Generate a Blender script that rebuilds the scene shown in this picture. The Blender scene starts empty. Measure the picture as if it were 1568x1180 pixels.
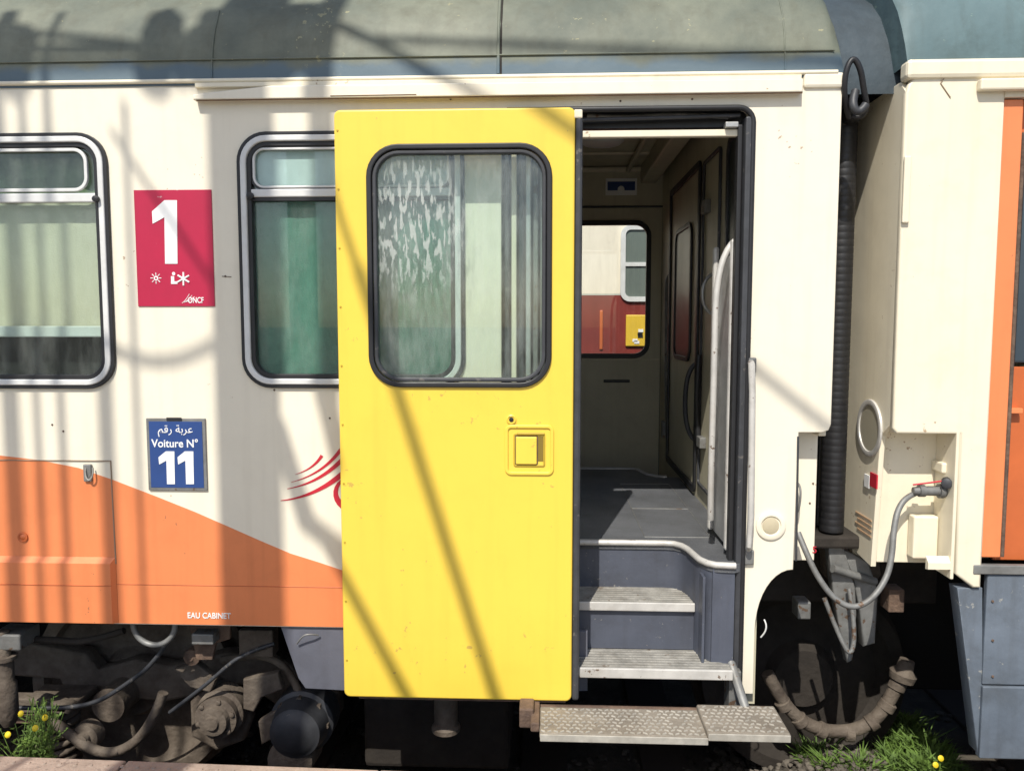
import bpy, bmesh, math, random
from mathutils import Vector, Matrix, Euler
random.seed(7)
scn=bpy.context.scene
FP=1184.0
CAM=Vector((0,-2.75,2.2))
ROT=Euler((math.radians(90-4.6),math.radians(0.0),math.radians(2.5)),'XYZ').to_matrix()
def P(px,py,y=0.0):
    if py==0: py=500
    d=ROT@Vector(((px-784)/FP,-(py-590)/FP,-1))
    t=(y-CAM.y)/d.y
    return CAM+d*t
def PZ(px,py,z):
    d=ROT@Vector(((px-784)/FP,-(py-590)/FP,-1))
    return CAM+d*((z-CAM.z)/d.z)
def Zr(py,y=0.0): return P(1470,py,y).z
def Q(px,py,y=0.0):
    p=P(px,py,y); return (p.x,p.z)
def R(x0,y0,x1,y1,y=0.0):
    a=P(x0,y0,y);b=P(x1,y0,y);c=P(x0,y1,y);d=P(x1,y1,y)
    return ((a.x+c.x)/2,(c.z+d.z)/2,(b.x+d.x)/2,(a.z+b.z)/2)   # x0,z0,x1,z1
SUN=Vector((0.26,1,-1.25))
# ---------------------------------------------------------------- materials
def mat(name,col,rough=.5,metal=0,var=.12,scale=2.5,bump=0.0,bscale=40,col2=None,streak=0.0,chip=0.0,chipcol=(.12,.07,.04),spec=.5,cscale=38,grime=0.0):
    m=bpy.data.materials.new(name); m.use_nodes=True
    nt=m.node_tree; N=nt.nodes; L=nt.links; b=N['Principled BSDF']
    b.inputs['Roughness'].default_value=rough; b.inputs['Metallic'].default_value=metal
    b.inputs['Specular IOR Level'].default_value=spec
    tc=N.new('ShaderNodeTexCoord')
    n=N.new('ShaderNodeTexNoise'); n.inputs['Scale'].default_value=scale; n.inputs['Detail'].default_value=8; n.inputs['Roughness'].default_value=.65
    L.new(tc.outputs['Object'],n.inputs['Vector'])
    r=N.new('ShaderNodeValToRGB'); r.color_ramp.elements[0].position=.35; r.color_ramp.elements[1].position=.68
    L.new(n.outputs['Fac'],r.inputs['Fac'])
    if col2 is None: col2=tuple(c*(1-var) for c in col)
    r.color_ramp.elements[0].color=(*col,1); r.color_ramp.elements[1].color=(*col2,1)
    out=r.outputs['Color']
    def layer(fac,c,out):
        mx=N.new('ShaderNodeMixRGB'); L.new(fac,mx.inputs['Fac']); L.new(out,mx.inputs['Color1']); mx.inputs['Color2'].default_value=(*c,1); return mx.outputs[0]
    def ramp(src,a,bb,v):
        r2=N.new('ShaderNodeValToRGB'); r2.color_ramp.elements[0].position=a; r2.color_ramp.elements[1].position=bb
        r2.color_ramp.elements[0].color=(0,0,0,1); r2.color_ramp.elements[1].color=(v,v,v,1); L.new(src,r2.inputs['Fac']); return r2.outputs['Color']
    if streak>0:
        mp=N.new('ShaderNodeMapping'); mp.inputs['Scale'].default_value=(14,14,.9)
        L.new(tc.outputs['Object'],mp.inputs['Vector'])
        n2=N.new('ShaderNodeTexNoise'); n2.inputs['Scale'].default_value=1.6; n2.inputs['Detail'].default_value=6
        L.new(mp.outputs[0],n2.inputs['Vector'])
        out=layer(ramp(n2.outputs['Fac'],.5,.75,streak),(col[0]*.5,col[1]*.45,col[2]*.4),out)
    if grime>0:
        n4=N.new('ShaderNodeTexNoise'); n4.inputs['Scale'].default_value=6; n4.inputs['Detail'].default_value=12; n4.inputs['Roughness'].default_value=.7; n4.inputs['Distortion'].default_value=.4
        L.new(tc.outputs['Object'],n4.inputs['Vector'])
        out=layer(ramp(n4.outputs['Fac'],.5,.75,grime),(col[0]*.45,col[1]*.40,col[2]*.34),out)
    if chip>0:
        # chips gathered in patches: fine noise gated by a broad noise
        n3=N.new('ShaderNodeTexNoise'); n3.inputs['Scale'].default_value=cscale; n3.inputs['Detail'].default_value=5; n3.inputs['Roughness'].default_value=.6
        n5=N.new('ShaderNodeTexNoise'); n5.inputs['Scale'].default_value=3.1; n5.inputs['Detail'].default_value=2
        L.new(tc.outputs['Object'],n3.inputs['Vector']); L.new(tc.outputs['Object'],n5.inputs['Vector'])
        ma=N.new('ShaderNodeMath'); ma.operation='MULTIPLY_ADD'; L.new(n5.outputs['Fac'],ma.inputs[0]); ma.inputs[1].default_value=.45; L.new(n3.outputs['Fac'],ma.inputs[2])
        out=layer(ramp(ma.outputs[0],min(.99,1.0-chip-.0),min(1,1.01-chip+.01),.9),chipcol,out)
    L.new(out,b.inputs['Base Color'])
    mr=N.new('ShaderNodeMapRange'); mr.inputs['To Min'].default_value=max(.05,rough-.1); mr.inputs['To Max'].default_value=min(1,rough+.12)
    L.new(n.outputs['Fac'],mr.inputs['Value']); L.new(mr.outputs[0],b.inputs['Roughness'])
    if bump>0:
        nb=N.new('ShaderNodeTexNoise'); nb.inputs['Scale'].default_value=bscale; nb.inputs['Detail'].default_value=4
        L.new(tc.outputs['Object'],nb.inputs['Vector'])
        bp=N.new('ShaderNodeBump'); bp.inputs['Strength'].default_value=bump; bp.inputs['Distance'].default_value=.01
        L.new(nb.outputs['Fac'],bp.inputs['Height']); L.new(bp.outputs[0],b.inputs['Normal'])
    return m
CREAM=mat('cream_paint',(.83,.765,.62),.36,var=.06,scale=1.3,bump=.16,bscale=4,streak=.13,chip=.05,chipcol=(.42,.30,.2),grime=.09)
CREAM2=mat('cream_paint_old',(.82,.745,.575),.42,var=.08,scale=2.5,bump=.2,bscale=6,streak=.16,chip=.06,chipcol=(.40,.28,.17),grime=.16)
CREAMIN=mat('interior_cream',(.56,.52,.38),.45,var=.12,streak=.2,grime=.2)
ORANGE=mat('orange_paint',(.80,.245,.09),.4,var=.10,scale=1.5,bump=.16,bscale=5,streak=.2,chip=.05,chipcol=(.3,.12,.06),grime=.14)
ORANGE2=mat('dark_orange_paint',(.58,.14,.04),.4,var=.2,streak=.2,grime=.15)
YELLOW=mat('yellow_paint',(.86,.605,.075),.36,var=.05,scale=1.2,bump=.13,bscale=4,streak=.10,chip=.05,chipcol=(.55,.36,.08),grime=.08)
GREYB=mat('blue_grey_paint',(.085,.095,.125),.5,var=.25,scale=5,streak=.3,chip=.10,chipcol=(.24,.23,.21),bump=.1,grime=.5,cscale=70)
RUBBER=mat('black_rubber',(.018,.018,.02),.45,var=.3,scale=20)
RUBBER2=mat('worn_rubber',(.05,.052,.058),.5,var=.4,scale=14,chip=.12,chipcol=(.12,.11,.10))
ALU=mat('aluminium_trim',(.55,.55,.54),.38,metal=.5,var=.25,scale=12,bump=.1,grime=.4)
ALU2=mat('weathered_rail',(.62,.60,.56),.42,metal=.15,var=.25,scale=10,bump=.1,grime=.5,chip=.12)
WHITETRIM=mat('white_trim',(.70,.70,.68),.35,var=.15,scale=9,grime=.25)
STEEL=mat('worn_step_metal',(.36,.345,.31),.6,metal=.2,var=.45,scale=18,bump=.3,bscale=90,chip=.14,chipcol=(.17,.14,.11),grime=.6,cscale=22)
FLOOR=mat('vestibule_floor',(.125,.13,.14),.45,var=.35,scale=4,bump=.3,bscale=120,chip=.08,chipcol=(.24,.23,.21),grime=.5,cscale=90)
DARK=mat('underframe_dark',(.035,.028,.022),.85,var=.5,scale=6,bump=.5,bscale=30)  # dark brown with random tone variation
BOGIE=mat('bogie_brown',(.16,.13,.10),.8,var=.55,scale=7,bump=.6,bscale=45,col2=(.055,.04,.03),grime=.6)
RUST=mat('rusty_iron',(.17,.11,.075),.85,var=.5,scale=14,bump=.5,bscale=60,col2=(.07,.045,.035),grime=.4)
GREYM=mat('grey_metal',(.24,.24,.23),.55,metal=.3,var=.4,scale=10,bump=.2,grime=.5,chip=.12)
RED=mat('sign_red',(.45,.012,.055),.4,var=.12,scale=4,chip=.05,chipcol=(.5,.25,.27),grime=.12)
REDL=mat('logo_red',(.55,.02,.04),.4,grime=.1)
WHITE=mat('white_paint',(.85,.85,.83),.4,var=.05)
BLUE=mat('sign_blue',(.025,.065,.22),.35,var=.15,scale=8,chip=.05,chipcol=(.2,.22,.3))
CURT=mat('green_curtain',(.115,.26,.205),.8,var=.22,scale=24,streak=.25,bump=.3,bscale=200,grime=.3)
BEIGE=mat('beige_curtain',(.60,.55,.43),.8,var=.10,scale=9,streak=.1,bump=.2,bscale=200,grime=.1)
FROST=mat('frosted_pane',(.62,.68,.70),.5,var=.2,scale=5,grime=.15)
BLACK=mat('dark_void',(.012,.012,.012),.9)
TREAD=mat('checker_tread',(.27,.235,.19),.75,var=.4,scale=7,bump=.4,bscale=80,chip=.12,chipcol=(.12,.085,.06),grime=.6,cscale=20)
CLEAT=mat('cleat_wear',(.48,.45,.39),.6,var=.4,scale=15,grime=.5)
def glass(name,tint,rough=.02,dirt=.0,mscale=(2.2,1,.6),nscale=6,refl=.045,patch=None):
    m=bpy.data.materials.new(name); m.use_nodes=True; nt=m.node_tree;N=nt.nodes;L=nt.links
    N.clear(); o=N.new('ShaderNodeOutputMaterial')
    t=N.new('ShaderNodeBsdfTransparent'); t.inputs[0].default_value=(*tint,1)
    g=N.new('ShaderNodeBsdfGlossy'); g.inputs['Roughness'].default_value=rough
    f=N.new('ShaderNodeLayerWeight'); f.inputs['Blend'].default_value=.5
    pw=N.new('ShaderNodeMath'); pw.operation='POWER'; L.new(f.outputs['Facing'],pw.inputs[0]); pw.inputs[1].default_value=4
    fm=N.new('ShaderNodeMapRange'); fm.inputs['To Min'].default_value=refl; fm.inputs['To Max'].default_value=.9; L.new(pw.outputs[0],fm.inputs['Value'])
    m1=N.new('ShaderNodeMixShader'); L.new(fm.outputs[0],m1.inputs[0]); L.new(t.outputs[0],m1.inputs[1]); L.new(g.outputs[0],m1.inputs[2])
    d=N.new('ShaderNodeBsdfDiffuse'); d.inputs[0].default_value=(.62,.64,.60,1)
    n=N.new('ShaderNodeTexNoise'); n.inputs['Scale'].default_value=nscale; n.inputs['Detail'].default_value=9; n.inputs['Roughness'].default_value=.72
    tc=N.new('ShaderNodeTexCoord'); mp=N.new('ShaderNodeMapping'); mp.inputs['Scale'].default_value=mscale; L.new(tc.outputs['Object'],mp.inputs[0]); L.new(mp.outputs[0],n.inputs['Vector'])
    r=N.new('ShaderNodeMapRange'); r.inputs['From Min'].default_value=.42; r.inputs['From Max'].default_value=.72; r.inputs['To Min'].default_value=dirt*.12; r.inputs['To Max'].default_value=dirt
    L.new(n.outputs['Fac'],r.inputs['Value']); fac=r.outputs[0]
    if patch:   # dried drip marks in one area of the pane
        vd=N.new('ShaderNodeVectorMath'); vd.operation='DISTANCE'; mp2=N.new('ShaderNodeMapping'); mp2.inputs['Scale'].default_value=(1,0,.8)
        L.new(tc.outputs['Object'],mp2.inputs[0]); L.new(mp2.outputs[0],vd.inputs[0]); vd.inputs[1].default_value=(patch[0],0,patch[1]*.8)
        mk=N.new('ShaderNodeMapRange'); mk.inputs['From Min'].default_value=patch[2]; mk.inputs['From Max'].default_value=patch[2]*.4; L.new(vd.outputs['Value'],mk.inputs['Value'])
        n2=N.new('ShaderNodeTexNoise'); n2.inputs['Scale'].default_value=30; n2.inputs['Detail'].default_value=5; mp3=N.new('ShaderNodeMapping'); mp3.inputs['Scale'].default_value=(2.2,1,.55)
        L.new(tc.outputs['Object'],mp3.inputs[0]); L.new(mp3.outputs[0],n2.inputs['Vector'])
        r2=N.new('ShaderNodeMapRange'); r2.inputs['From Min'].default_value=.52; r2.inputs['From Max'].default_value=.56; r2.inputs['To Max'].default_value=.38; L.new(n2.outputs['Fac'],r2.inputs['Value'])
        mu=N.new('ShaderNodeMath'); mu.operation='MULTIPLY'; L.new(mk.outputs[0],mu.inputs[0]); L.new(r2.outputs[0],mu.inputs[1])
        ad=N.new('ShaderNodeMath'); ad.operation='ADD'; L.new(mu.outputs[0],ad.inputs[0]); L.new(fac,ad.inputs[1]); fac=ad.outputs[0]
    m2=N.new('ShaderNodeMixShader'); L.new(fac,m2.inputs[0]); L.new(m1.outputs[0],m2.inputs[1]); L.new(d.outputs[0],m2.inputs[2])
    L.new(m2.outputs[0],o.inputs[0]); return m
pc=P(632,345,-.1)
GLASS=glass('door_glass',(.90,.96,.935),dirt=.16,mscale=(2.5,1,.7),nscale=5,refl=.06,patch=(pc.x,pc.z,.22))
GLASSW=glass('window_glass',(.90,.955,.93),dirt=.08,refl=.05)
GLASSC=glass('clear_glass',(.96,.97,.96),dirt=.05)
def roofmat(name,c1,c2,hem,zh):
    m=mat(name,c1,.62,var=.3,scale=2.6,col2=c2,bump=.6,bscale=7,chip=.08,chipcol=(c1[0]*1.5,c1[1]*1.35,c1[2]*1.1),grime=.6,streak=.35)
    nt=m.node_tree;N=nt.nodes;L=nt.links;b=N['Principled BSDF']
    src=b.inputs['Base Color'].links[0].from_socket
    tc=N.new('ShaderNodeTexCoord'); s=N.new('ShaderNodeSeparateXYZ'); L.new(tc.outputs['Object'],s.inputs[0])
    n=N.new('ShaderNodeTexNoise'); n.inputs['Scale'].default_value=7; n.inputs['Detail'].default_value=6; L.new(tc.outputs['Object'],n.inputs['Vector'])
    a=N.new('ShaderNodeMath'); a.operation='MULTIPLY_ADD'; L.new(n.outputs['Fac'],a.inputs[0]); a.inputs[1].default_value=.10; L.new(s.outputs['Z'],a.inputs[2])
    r=N.new('ShaderNodeMapRange'); r.inputs['From Min'].default_value=zh+.04; r.inputs['From Max'].default_value=zh+.07; r.inputs['To Min'].default_value=.85; r.inputs['To Max'].default_value=0
    L.new(a.outputs[0],r.inputs['Value'])
    mx=N.new('ShaderNodeMixRGB'); L.new(r.outputs[0],mx.inputs[0]); L.new(src,mx.inputs[1]); mx.inputs[2].default_value=(*hem,1)
    L.new(mx.outputs[0],b.inputs['Base Color']); return m
ZT=P(784,123).z
ROOF=roofmat('weathered_roof',(.19,.20,.145),(.10,.115,.09),(.085,.135,.175),ZT+.06)
ROOF2=roofmat('blue_grey_roof',(.11,.175,.185),(.085,.135,.145),(.11,.17,.18),ZT)
APRON=mat('gangway_cloth',(.045,.065,.08),.7,var=.4,scale=6,bump=.4,bscale=20,grime=.3)
# ---------------------------------------------------------------- mesh helpers
def empty(name):
    e=bpy.data.objects.new(name,None); scn.collection.objects.link(e); return e
def link(me,name,m,parent,smooth=False):
    o=bpy.data.objects.new(name,me); scn.collection.objects.link(o)
    me.materials.clear(); me.materials.append(m)
    if parent: o.parent=parent
    if smooth:
        for p in me.polygons: p.use_smooth=True
        try: me.set_sharp_from_angle(angle=math.radians(40))
        except Exception: pass
    return o
def curve_mesh(cu):
    o=bpy.data.objects.new('tmp',cu); scn.collection.objects.link(o)
    bpy.context.view_layer.update()
    dg=bpy.context.evaluated_depsgraph_get()
    me=bpy.data.meshes.new_from_object(o.evaluated_get(dg))
    bpy.data.objects.remove(o); bpy.data.curves.remove(cu)
    return me
def plate(name,outer,holes,y,th,m,parent,bev=0.0,axis='y'):
    """flat plate, front face at y, going back th ; axis z => XY plate with top at y"""
    cu=bpy.data.curves.new('c','CURVE'); cu.dimensions='2D'; cu.fill_mode='BOTH'
    for pts in [outer]+list(holes):
        s=cu.splines.new('POLY'); s.points.add(len(pts)-1)
        for i,p in enumerate(pts): s.points[i].co=(p[0],p[1],0,1)
        s.use_cyclic_u=True
    cu.extrude=max(th/2-bev,.0001)
    if bev>0: cu.bevel_depth=bev; cu.bevel_resolution=2; cu.offset=-bev
    me=curve_mesh(cu)
    for v in me.vertices:
        x,yy,z=v.co
        if axis=='y': v.co=(x,y+th/2-z,yy)
        elif axis=='z': v.co=(x,yy,y-th/2+z)
        else: v.co=(y+th/2+z,x,yy)
    return link(me,name,m,parent,bev>0)
def rr(x0,z0,x1,z1,r,n=8):
    pts=[]
    for cx,cz,a0 in ((x1-r,z1-r,0),(x0+r,z1-r,90),(x0+r,z0+r,180),(x1-r,z0+r,270)):
        for i in range(n+1):
            a=math.radians(a0+90*i/n); pts.append((cx+r*math.cos(a),cz+r*math.sin(a)))
    return pts
def ring(name,b,r,w,y,th,m,parent,bev=.002,axis='y'):
    x0,z0,x1,z1=b
    return plate(name,rr(x0,z0,x1,z1,r),[rr(x0+w,z0+w,x1-w,z1-w,max(r-w,.003))],y,th,m,parent,bev,axis)
def box(name,x0,x1,y0,y1,z0,z1,m,parent,bev=.003):
    bm=bmesh.new(); bmesh.ops.create_cube(bm,size=1)
    for v in bm.verts:
        v.co=Vector(((x0+x1)/2+v.co.x*(x1-x0),(y0+y1)/2+v.co.y*(y1-y0),(z0+z1)/2+v.co.z*(z1-z0)))
    if bev>0: bmesh.ops.bevel(bm,geom=bm.edges[:],offset=min(bev,min(x1-x0,y1-y0,z1-z0)*.45),segments=2,affect='EDGES',profile=.5)
    me=bpy.data.meshes.new(name); bm.to_mesh(me); bm.free()
    return link(me,name,m,parent)
def tube(name,pts,r,m,parent,smooth=True,res=6,kind='NURBS'):
    cu=bpy.data.curves.new('c','CURVE'); cu.dimensions='3D'; cu.bevel_depth=r; cu.bevel_resolution=3; cu.use_fill_caps=True
    s=cu.splines.new(kind if len(pts)>2 else 'POLY'); s.points.add(len(pts)-1)
    for i,p in enumerate(pts): s.points[i].co=(p[0],p[1],p[2],1)
    if s.type=='NURBS': s.order_u=3; s.use_endpoint_u=True; s.resolution_u=res
    return link(curve_mesh(cu),name,m,parent,smooth)
def lathe(name,c,axis,prof,m,parent,seg=32):
    bm=bmesh.new(); ax=Vector(axis).normalized(); u=ax.orthogonal().normalized(); w=ax.cross(u); rings=[]
    for d,r in prof:
        rings.append([bm.verts.new(Vector(c)+ax*d+(u*math.cos(2*math.pi*i/seg)+w*math.sin(2*math.pi*i/seg))*max(r,.0005)) for i in range(seg)])
    for a,b in zip(rings,rings[1:]):
        for i in range(seg): bm.faces.new((a[i],a[(i+1)%seg],b[(i+1)%seg],b[i]))
    bm.faces.new(rings[0]); bm.faces.new(rings[-1])
    bmesh.ops.recalc_face_normals(bm,faces=bm.faces)
    me=bpy.data.meshes.new(name); bm.to_mesh(me); bm.free()
    return link(me,name,m,parent,True)
def ribbon(name,path,z0,z1,m,parent):
    bm=bmesh.new(); n=len(path); A=[];B=[]
    for x,y in path:
        A.append(bm.verts.new((x,y,z0))); B.append(bm.verts.new((x,y,z1)))
    for i in range(n-1): bm.faces.new((A[i],A[i+1],B[i+1],B[i]))
    me=bpy.data.meshes.new(name); bm.to_mesh(me); bm.free()
    return link(me,name,m,parent,True)
def text(name,s,b,y,m,parent,off=0.0,th=.0008):
    cu=bpy.data.curves.new('t','FONT'); cu.body=s; cu.size=1; cu.extrude=.01; cu.offset=off
    me=curve_mesh(cu)
    if len(me.vertices)==0: return
    xs=[v.co.x for v in me.vertices]; ys=[v.co.y for v in me.vertices]; x0,x1,y0,y1=min(xs),max(xs),min(ys),max(ys)
    for v in me.vertices:
        u=(v.co.x-x0)/(x1-x0); w=(v.co.y-y0)/(y1-y0); z=v.co.z/.01
        v.co=(b[0]+u*(b[2]-b[0]),y-z*th,b[1]+w*(b[3]-b[1]))
    return link(me,name,m,parent)
def seamline(name,pts,y,m,parent,r=.0022):
    return tube(name,[(p[0],y,p[1]) for p in pts],r,m,parent,kind='POLY')
SEAM=mat('panel_seam',(.30,.22,.15),.8)
RSTAIN=mat('rust_seam',(.22,.12,.06),.9,var=.5,scale=20)

# ================================================================ LEFT CARRIAGE
car=empty('passenger_carriage')
zB=P(300,957).z; xR=P(1290,130).x; XL=-6.0
xo1=P(1143,600).x; xo0=P(768,500).x; zo=P(1000,167).z; zsk=P(1150,1062).z
W2=R(368,201,712,594); W1=R(-330,206,172,594)
h=lambda b:rr(b[0],b[1],b[2],b[3],.095)
xr2=P(1222,700).x; zn=P(1250,662).z; za=P(1218,872).z; xa=P(1156,965).x; zaa=P(1156,965).z
arc=[(xr2-.005-(xr2-.005-xa)*math.sin(a),za-(za-zaa)*(1-math.cos(a))) for a in [i*math.pi/2/10 for i in range(11)]]
outer=[(XL,zB),(XL,ZT),(xR-.01,ZT),(xR,ZT-.02),(xR,zn+.03),(xR-.008,zn+.008),(xR-.03,zn),(xr2,zn)]+arc+[(xa,zsk),(xo1,zsk)]
rc=.05
outer+= [(xo1,zo-rc)]+[(xo1-rc+rc*math.cos(a),zo-rc+rc*math.sin(a)) for a in [i*math.pi/2/6 for i in range(1,7)]]
outer+= [(xo0+.02,zo),(xo0,zo-.02),(xo0,zB)]
insW=.012
def shrink(b,w): return (b[0]+w,b[1]+w,b[2]-w,b[3]-w)
plate('side_wall',outer,[h(shrink(W2,insW)),h(shrink(W1,insW))],0,.035,CREAM,car,.003)
edge=[Q(-400,680),Q(-150,686),Q(0,697),Q(60,704),Q(120,716),Q(175,735),Q(240,760),Q(300,784),Q(350,806),Q(400,828),Q(445,847),Q(490,861),Q(540,878),Q(620,905)]
plate('orange_livery_band',[(XL,zB+.004),(XL,edge[0][1])]+edge+[(edge[-1][0],zB+.004)],[],-.0015,.0012,ORANGE,car)
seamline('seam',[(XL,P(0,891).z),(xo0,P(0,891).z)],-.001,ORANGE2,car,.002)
x172=P(172,760).x
seamline('hatch_seam',[(XL,P(0,704).z),(x172,P(0,704).z),(x172+.004,P(0,860).z)],-.002,SEAM,car,.0028)
def wedge(name,x0,x1,z0,z1,y,d,m,par):
    bm=bmesh.new(); pts=[(y,z1+.02),(y-d,z1),(y-d,z0),(y,z0-.004)]
    A=[bm.verts.new((x0,a,b)) for a,b in pts]; B=[bm.verts.new((x1-(.0 if i in(0,3) else .012),a,b)) for i,(a,b) in enumerate(pts)]
    for i in range(4): bm.faces.new((A[i],A[(i+1)%4],B[(i+1)%4],B[i]))
    bm.faces.new(A); bm.faces.new(B); bmesh.ops.recalc_face_normals(bm,faces=bm.faces)
    me=bpy.data.meshes.new(name); bm.to_mesh(me); bm.free(); return link(me,name,m,par)
wedge('hatch_lower_lip',XL,P(178,860).x,P(0,948).z,P(0,858).z,-.003,.018,ORANGE,car)
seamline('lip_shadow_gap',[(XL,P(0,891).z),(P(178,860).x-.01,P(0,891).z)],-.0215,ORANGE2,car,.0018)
lathe('hatch_screw',P(35,822,-.004),(0,-1,0),[(0,.019),(.003,.019),(.004,.014),(.002,.012),(.005,.006),(.006,.002)],ORANGE2,car,20)
lathe('hatch_rivet',P(97,660,-.0),(0,-1,0),[(0,.004),(.003,.003)],RUST,car,10)
box('hatch_latch_plate',P(130,720).x,P(142,720).x,-.012,.0,P(0,735).z,P(0,709).z,GREYM,car)
tube('hatch_latch_loop',[P(131,716,-.012),P(130,728,-.02),P(136,737,-.022),P(143,728,-.02),P(142,716,-.012)],.003,STEEL,car)
zc0=P(784,148).z; x302=P(302,150).x; x1225=P(1225,130).x
plate('gutter_ledge',[(x302,zc0-.006),(x302,zc0+.012),(P(420,150).x,zc0+.038),(x1225,zc0+.038),(x1225,zc0-.006)],[],-.034,.034,CREAM,car,.004)
plate('gutter_shadow_lip',[(x302,zc0+.04),(x302,zc0+.056),(x1225,zc0+.056),(x1225,zc0+.04)],[],-.018,.018,CREAM2,car,.003)
seamline('gutter_rust_line',[(x302+.01,zc0-.008),(x1225,zc0-.008)],-.028,RSTAIN,car,.0022)
seamline('gutter_rust_line_2',[(P(510,150).x,zc0+.0),(P(640,150).x,zc0+.001)],-.0345,RSTAIN,car,.0015)
box('corner_cap',P(1229,130).x,xR+.004,-.012,.03,P(0,152).z,ZT+.01,CREAM,car,.01)
def roof(name,x0,x1,zt,m,par,sgn=1,taper=.13,yoff=0.0,drop=.18,rnd=.004):
    prof=[(-.004,zt-.005),(.0,zt+.06),(.012,zt+.13),(.035,zt+.2),(.08,zt+.28),(.15,zt+.36),(.27,zt+.44),(.45,zt+.52),(.75,zt+.6),(1.3,zt+.66),(1.85,zt+.6),(2.2,zt+.5),(2.45,zt+.3),(2.55,zt)]
    cols=[]; n=40
    e=max(taper,.06)*1.2
    for i in range(n): cols.append((x0+(x1-x0-e)*i/(n-1),0) if sgn>0 else (x1-(x1-x0-e)*i/(n-1),0))
    for t in (.25,.5,.7,.85,.95,1): cols.append(((x1-e+e*t) if sgn>0 else (x0+e-e*t),t))
    bm=bmesh.new(); V=[]
    for x,t in cols:
        col=[]
        for j,(y,z) in enumerate(prof):
            k=(z-zt)/.66
            zz=zt+(z-zt)*(1-drop*t**3)
            xx=x-sgn*taper*t*max(0,k)**.8*.9
            col.append(bm.verts.new((xx,y+yoff+.05*t**3*k,zz+ (random.uniform(-rnd,rnd) if 1<j<10 else 0))))
        V.append(col)
    for a,b in zip(V,V[1:]):
        for j in range(len(prof)-1): bm.faces.new((a[j],b[j],b[j+1],a[j+1]))
    bm.faces.new(V[-1])
    bmesh.ops.recalc_face_normals(bm,faces=bm.faces)
    me=bpy.data.meshes.new(name); bm.to_mesh(me); bm.free(); return link(me,name,m,par,True)
roof('roof',XL,xR+.005,ZT,ROOF,car,taper=.06,drop=.13)
def roofseam(px,r,m,n=7):
    xs=P(px,60).x; pr=[(-.004,.02),(-.001,.06),(.011,.13),(.034,.2),(.079,.28),(.148,.36),(.268,.44)][:n]
    tube('roof_seam',[(xs,a,ZT+b) for a,b in pr],r,m,car)
roofseam(763,.006,ROOF); roofseam(767,.003,DARK); roofseam(323,.004,ROOF,5); roofseam(1203,.003,ROOF)
tube('roof_edge_bead',[(XL,-.006,ZT+.01),(xR-.02,-.006,ZT+.01)],.008,CREAM2,car)
tube('roof_hem_line',[(XL,.0005,ZT+.085),(xR-.03,.0005,ZT+.085)],.003,ROOF,car)
def window(par,b):
    ring('outer_seal',b,.105,.013,-.012,.02,RUBBER,par)
    ring('window_frame',shrink(b,.013),.094,.021,-.017,.03,WHITETRIM,par,.004)
    ring('inner_seal',shrink(b,.034),.075,.016,-.008,.03,RUBBER,par)
    gb=shrink(b,.046)
    plate('window_glass',rr(*gb,.06),[],.012,.004,GLASSW,par)
    return gb
gb=window(car,W2)
zbar=P(0,300).z
box('transom_bar',gb[0],gb[2],-.008,.012,zbar-.012,zbar+.016,WHITETRIM,car,.004)
box('transom_seal',gb[0],gb[2],-.004,.011,zbar-.026,zbar-.0125,RUBBER,car,.002)
ring('vent_pane_frame',(gb[0]-.004,zbar+.014,gb[2]+.004,gb[3]+.004),.05,.012,-.002,.012,RUBBER2,car)
ring('vent_pane_trim',(gb[0]+.008,zbar+.02,gb[2]-.008,gb[3]-.008),.04,.008,-.004,.012,WHITETRIM,car)
plate('vent_blind',rr(gb[0]-.01,zbar+.01,gb[2]+.01,gb[3]+.01,.05),[],.02,.003,FROST,car)
lathe('vent_hinge',P(384,300,-.012),(0,-1,0),[(0,.012),(.008,.012),(.01,.006)],RUBBER,car,14)
def curtain(name,x0,x1,z0,z1,y,m,par,amp=.008,n=120,f=55):
    bm=bmesh.new(); A=[];B=[]
    for i in range(n+1):
        x=x0+(x1-x0)*i/n; d=amp*math.sin(x*f)+amp*.5*math.sin(x*f*2.3+1)
        A.append(bm.verts.new((x,y+d,z0))); B.append(bm.verts.new((x,y+d*.7,z1)))
    for i in range(n): bm.faces.new((A[i],A[i+1],B[i+1],B[i]))
    me=bpy.data.meshes.new(name); bm.to_mesh(me); bm.free(); return link(me,name,m,par,True)
curtain('green_curtain',W2[0]-.05,W2[2]+.05,W2[1]-.05,zbar,.040,CURT,car,.0012)
gb=window(car,W1)
box('transom_bar',gb[0],gb[2],-.008,.012,P(0,310).z-.002,P(0,297).z,WHITETRIM,car,.004)
box('lower_rail',gb[0],gb[2],.02,.04,P(0,516).z,P(0,499).z,WHITETRIM,car,.004)
z1b=P(0,303).z
ring('vent_pane_trim',(gb[0]+.006,z1b+.02,P(134,250).x,gb[3]-.006),.05,.012,-.005,.012,WHITETRIM,car)
curtain('beige_curtain',W1[0],W1[2]+.05,P(0,505,.06).z,z1b,.048,BEIGE,car,.0008)
box('dark_inner_sheet',W1[0],W1[2]+.05,.10,.12,W1[1]-.1,P(0,500).z,BLACK,car,0)  # darkness of the saloon behind the lower pane, painted as a black sheet
curtain('vent_reflection',W1[0],W1[2]+.05,z1b,W1[3]+.05,.09,mat('olive_reflection',(.22,.27,.16),.7,var=.6,scale=14,grime=.4),car,.004)  # greenish reflection of the upper pane, painted as an olive sheet
lathe('vent_catch',P(148,305,-.02),(0,-1,0),[(0,.012),(.012,.011),(.014,.004)],RUBBER,car,16)
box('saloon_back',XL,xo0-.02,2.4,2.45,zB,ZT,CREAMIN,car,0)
box('saloon_inner_wall_shade',XL,W2[2]+.05,.16,.18,zB,ZT,BLACK,car,0)
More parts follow.
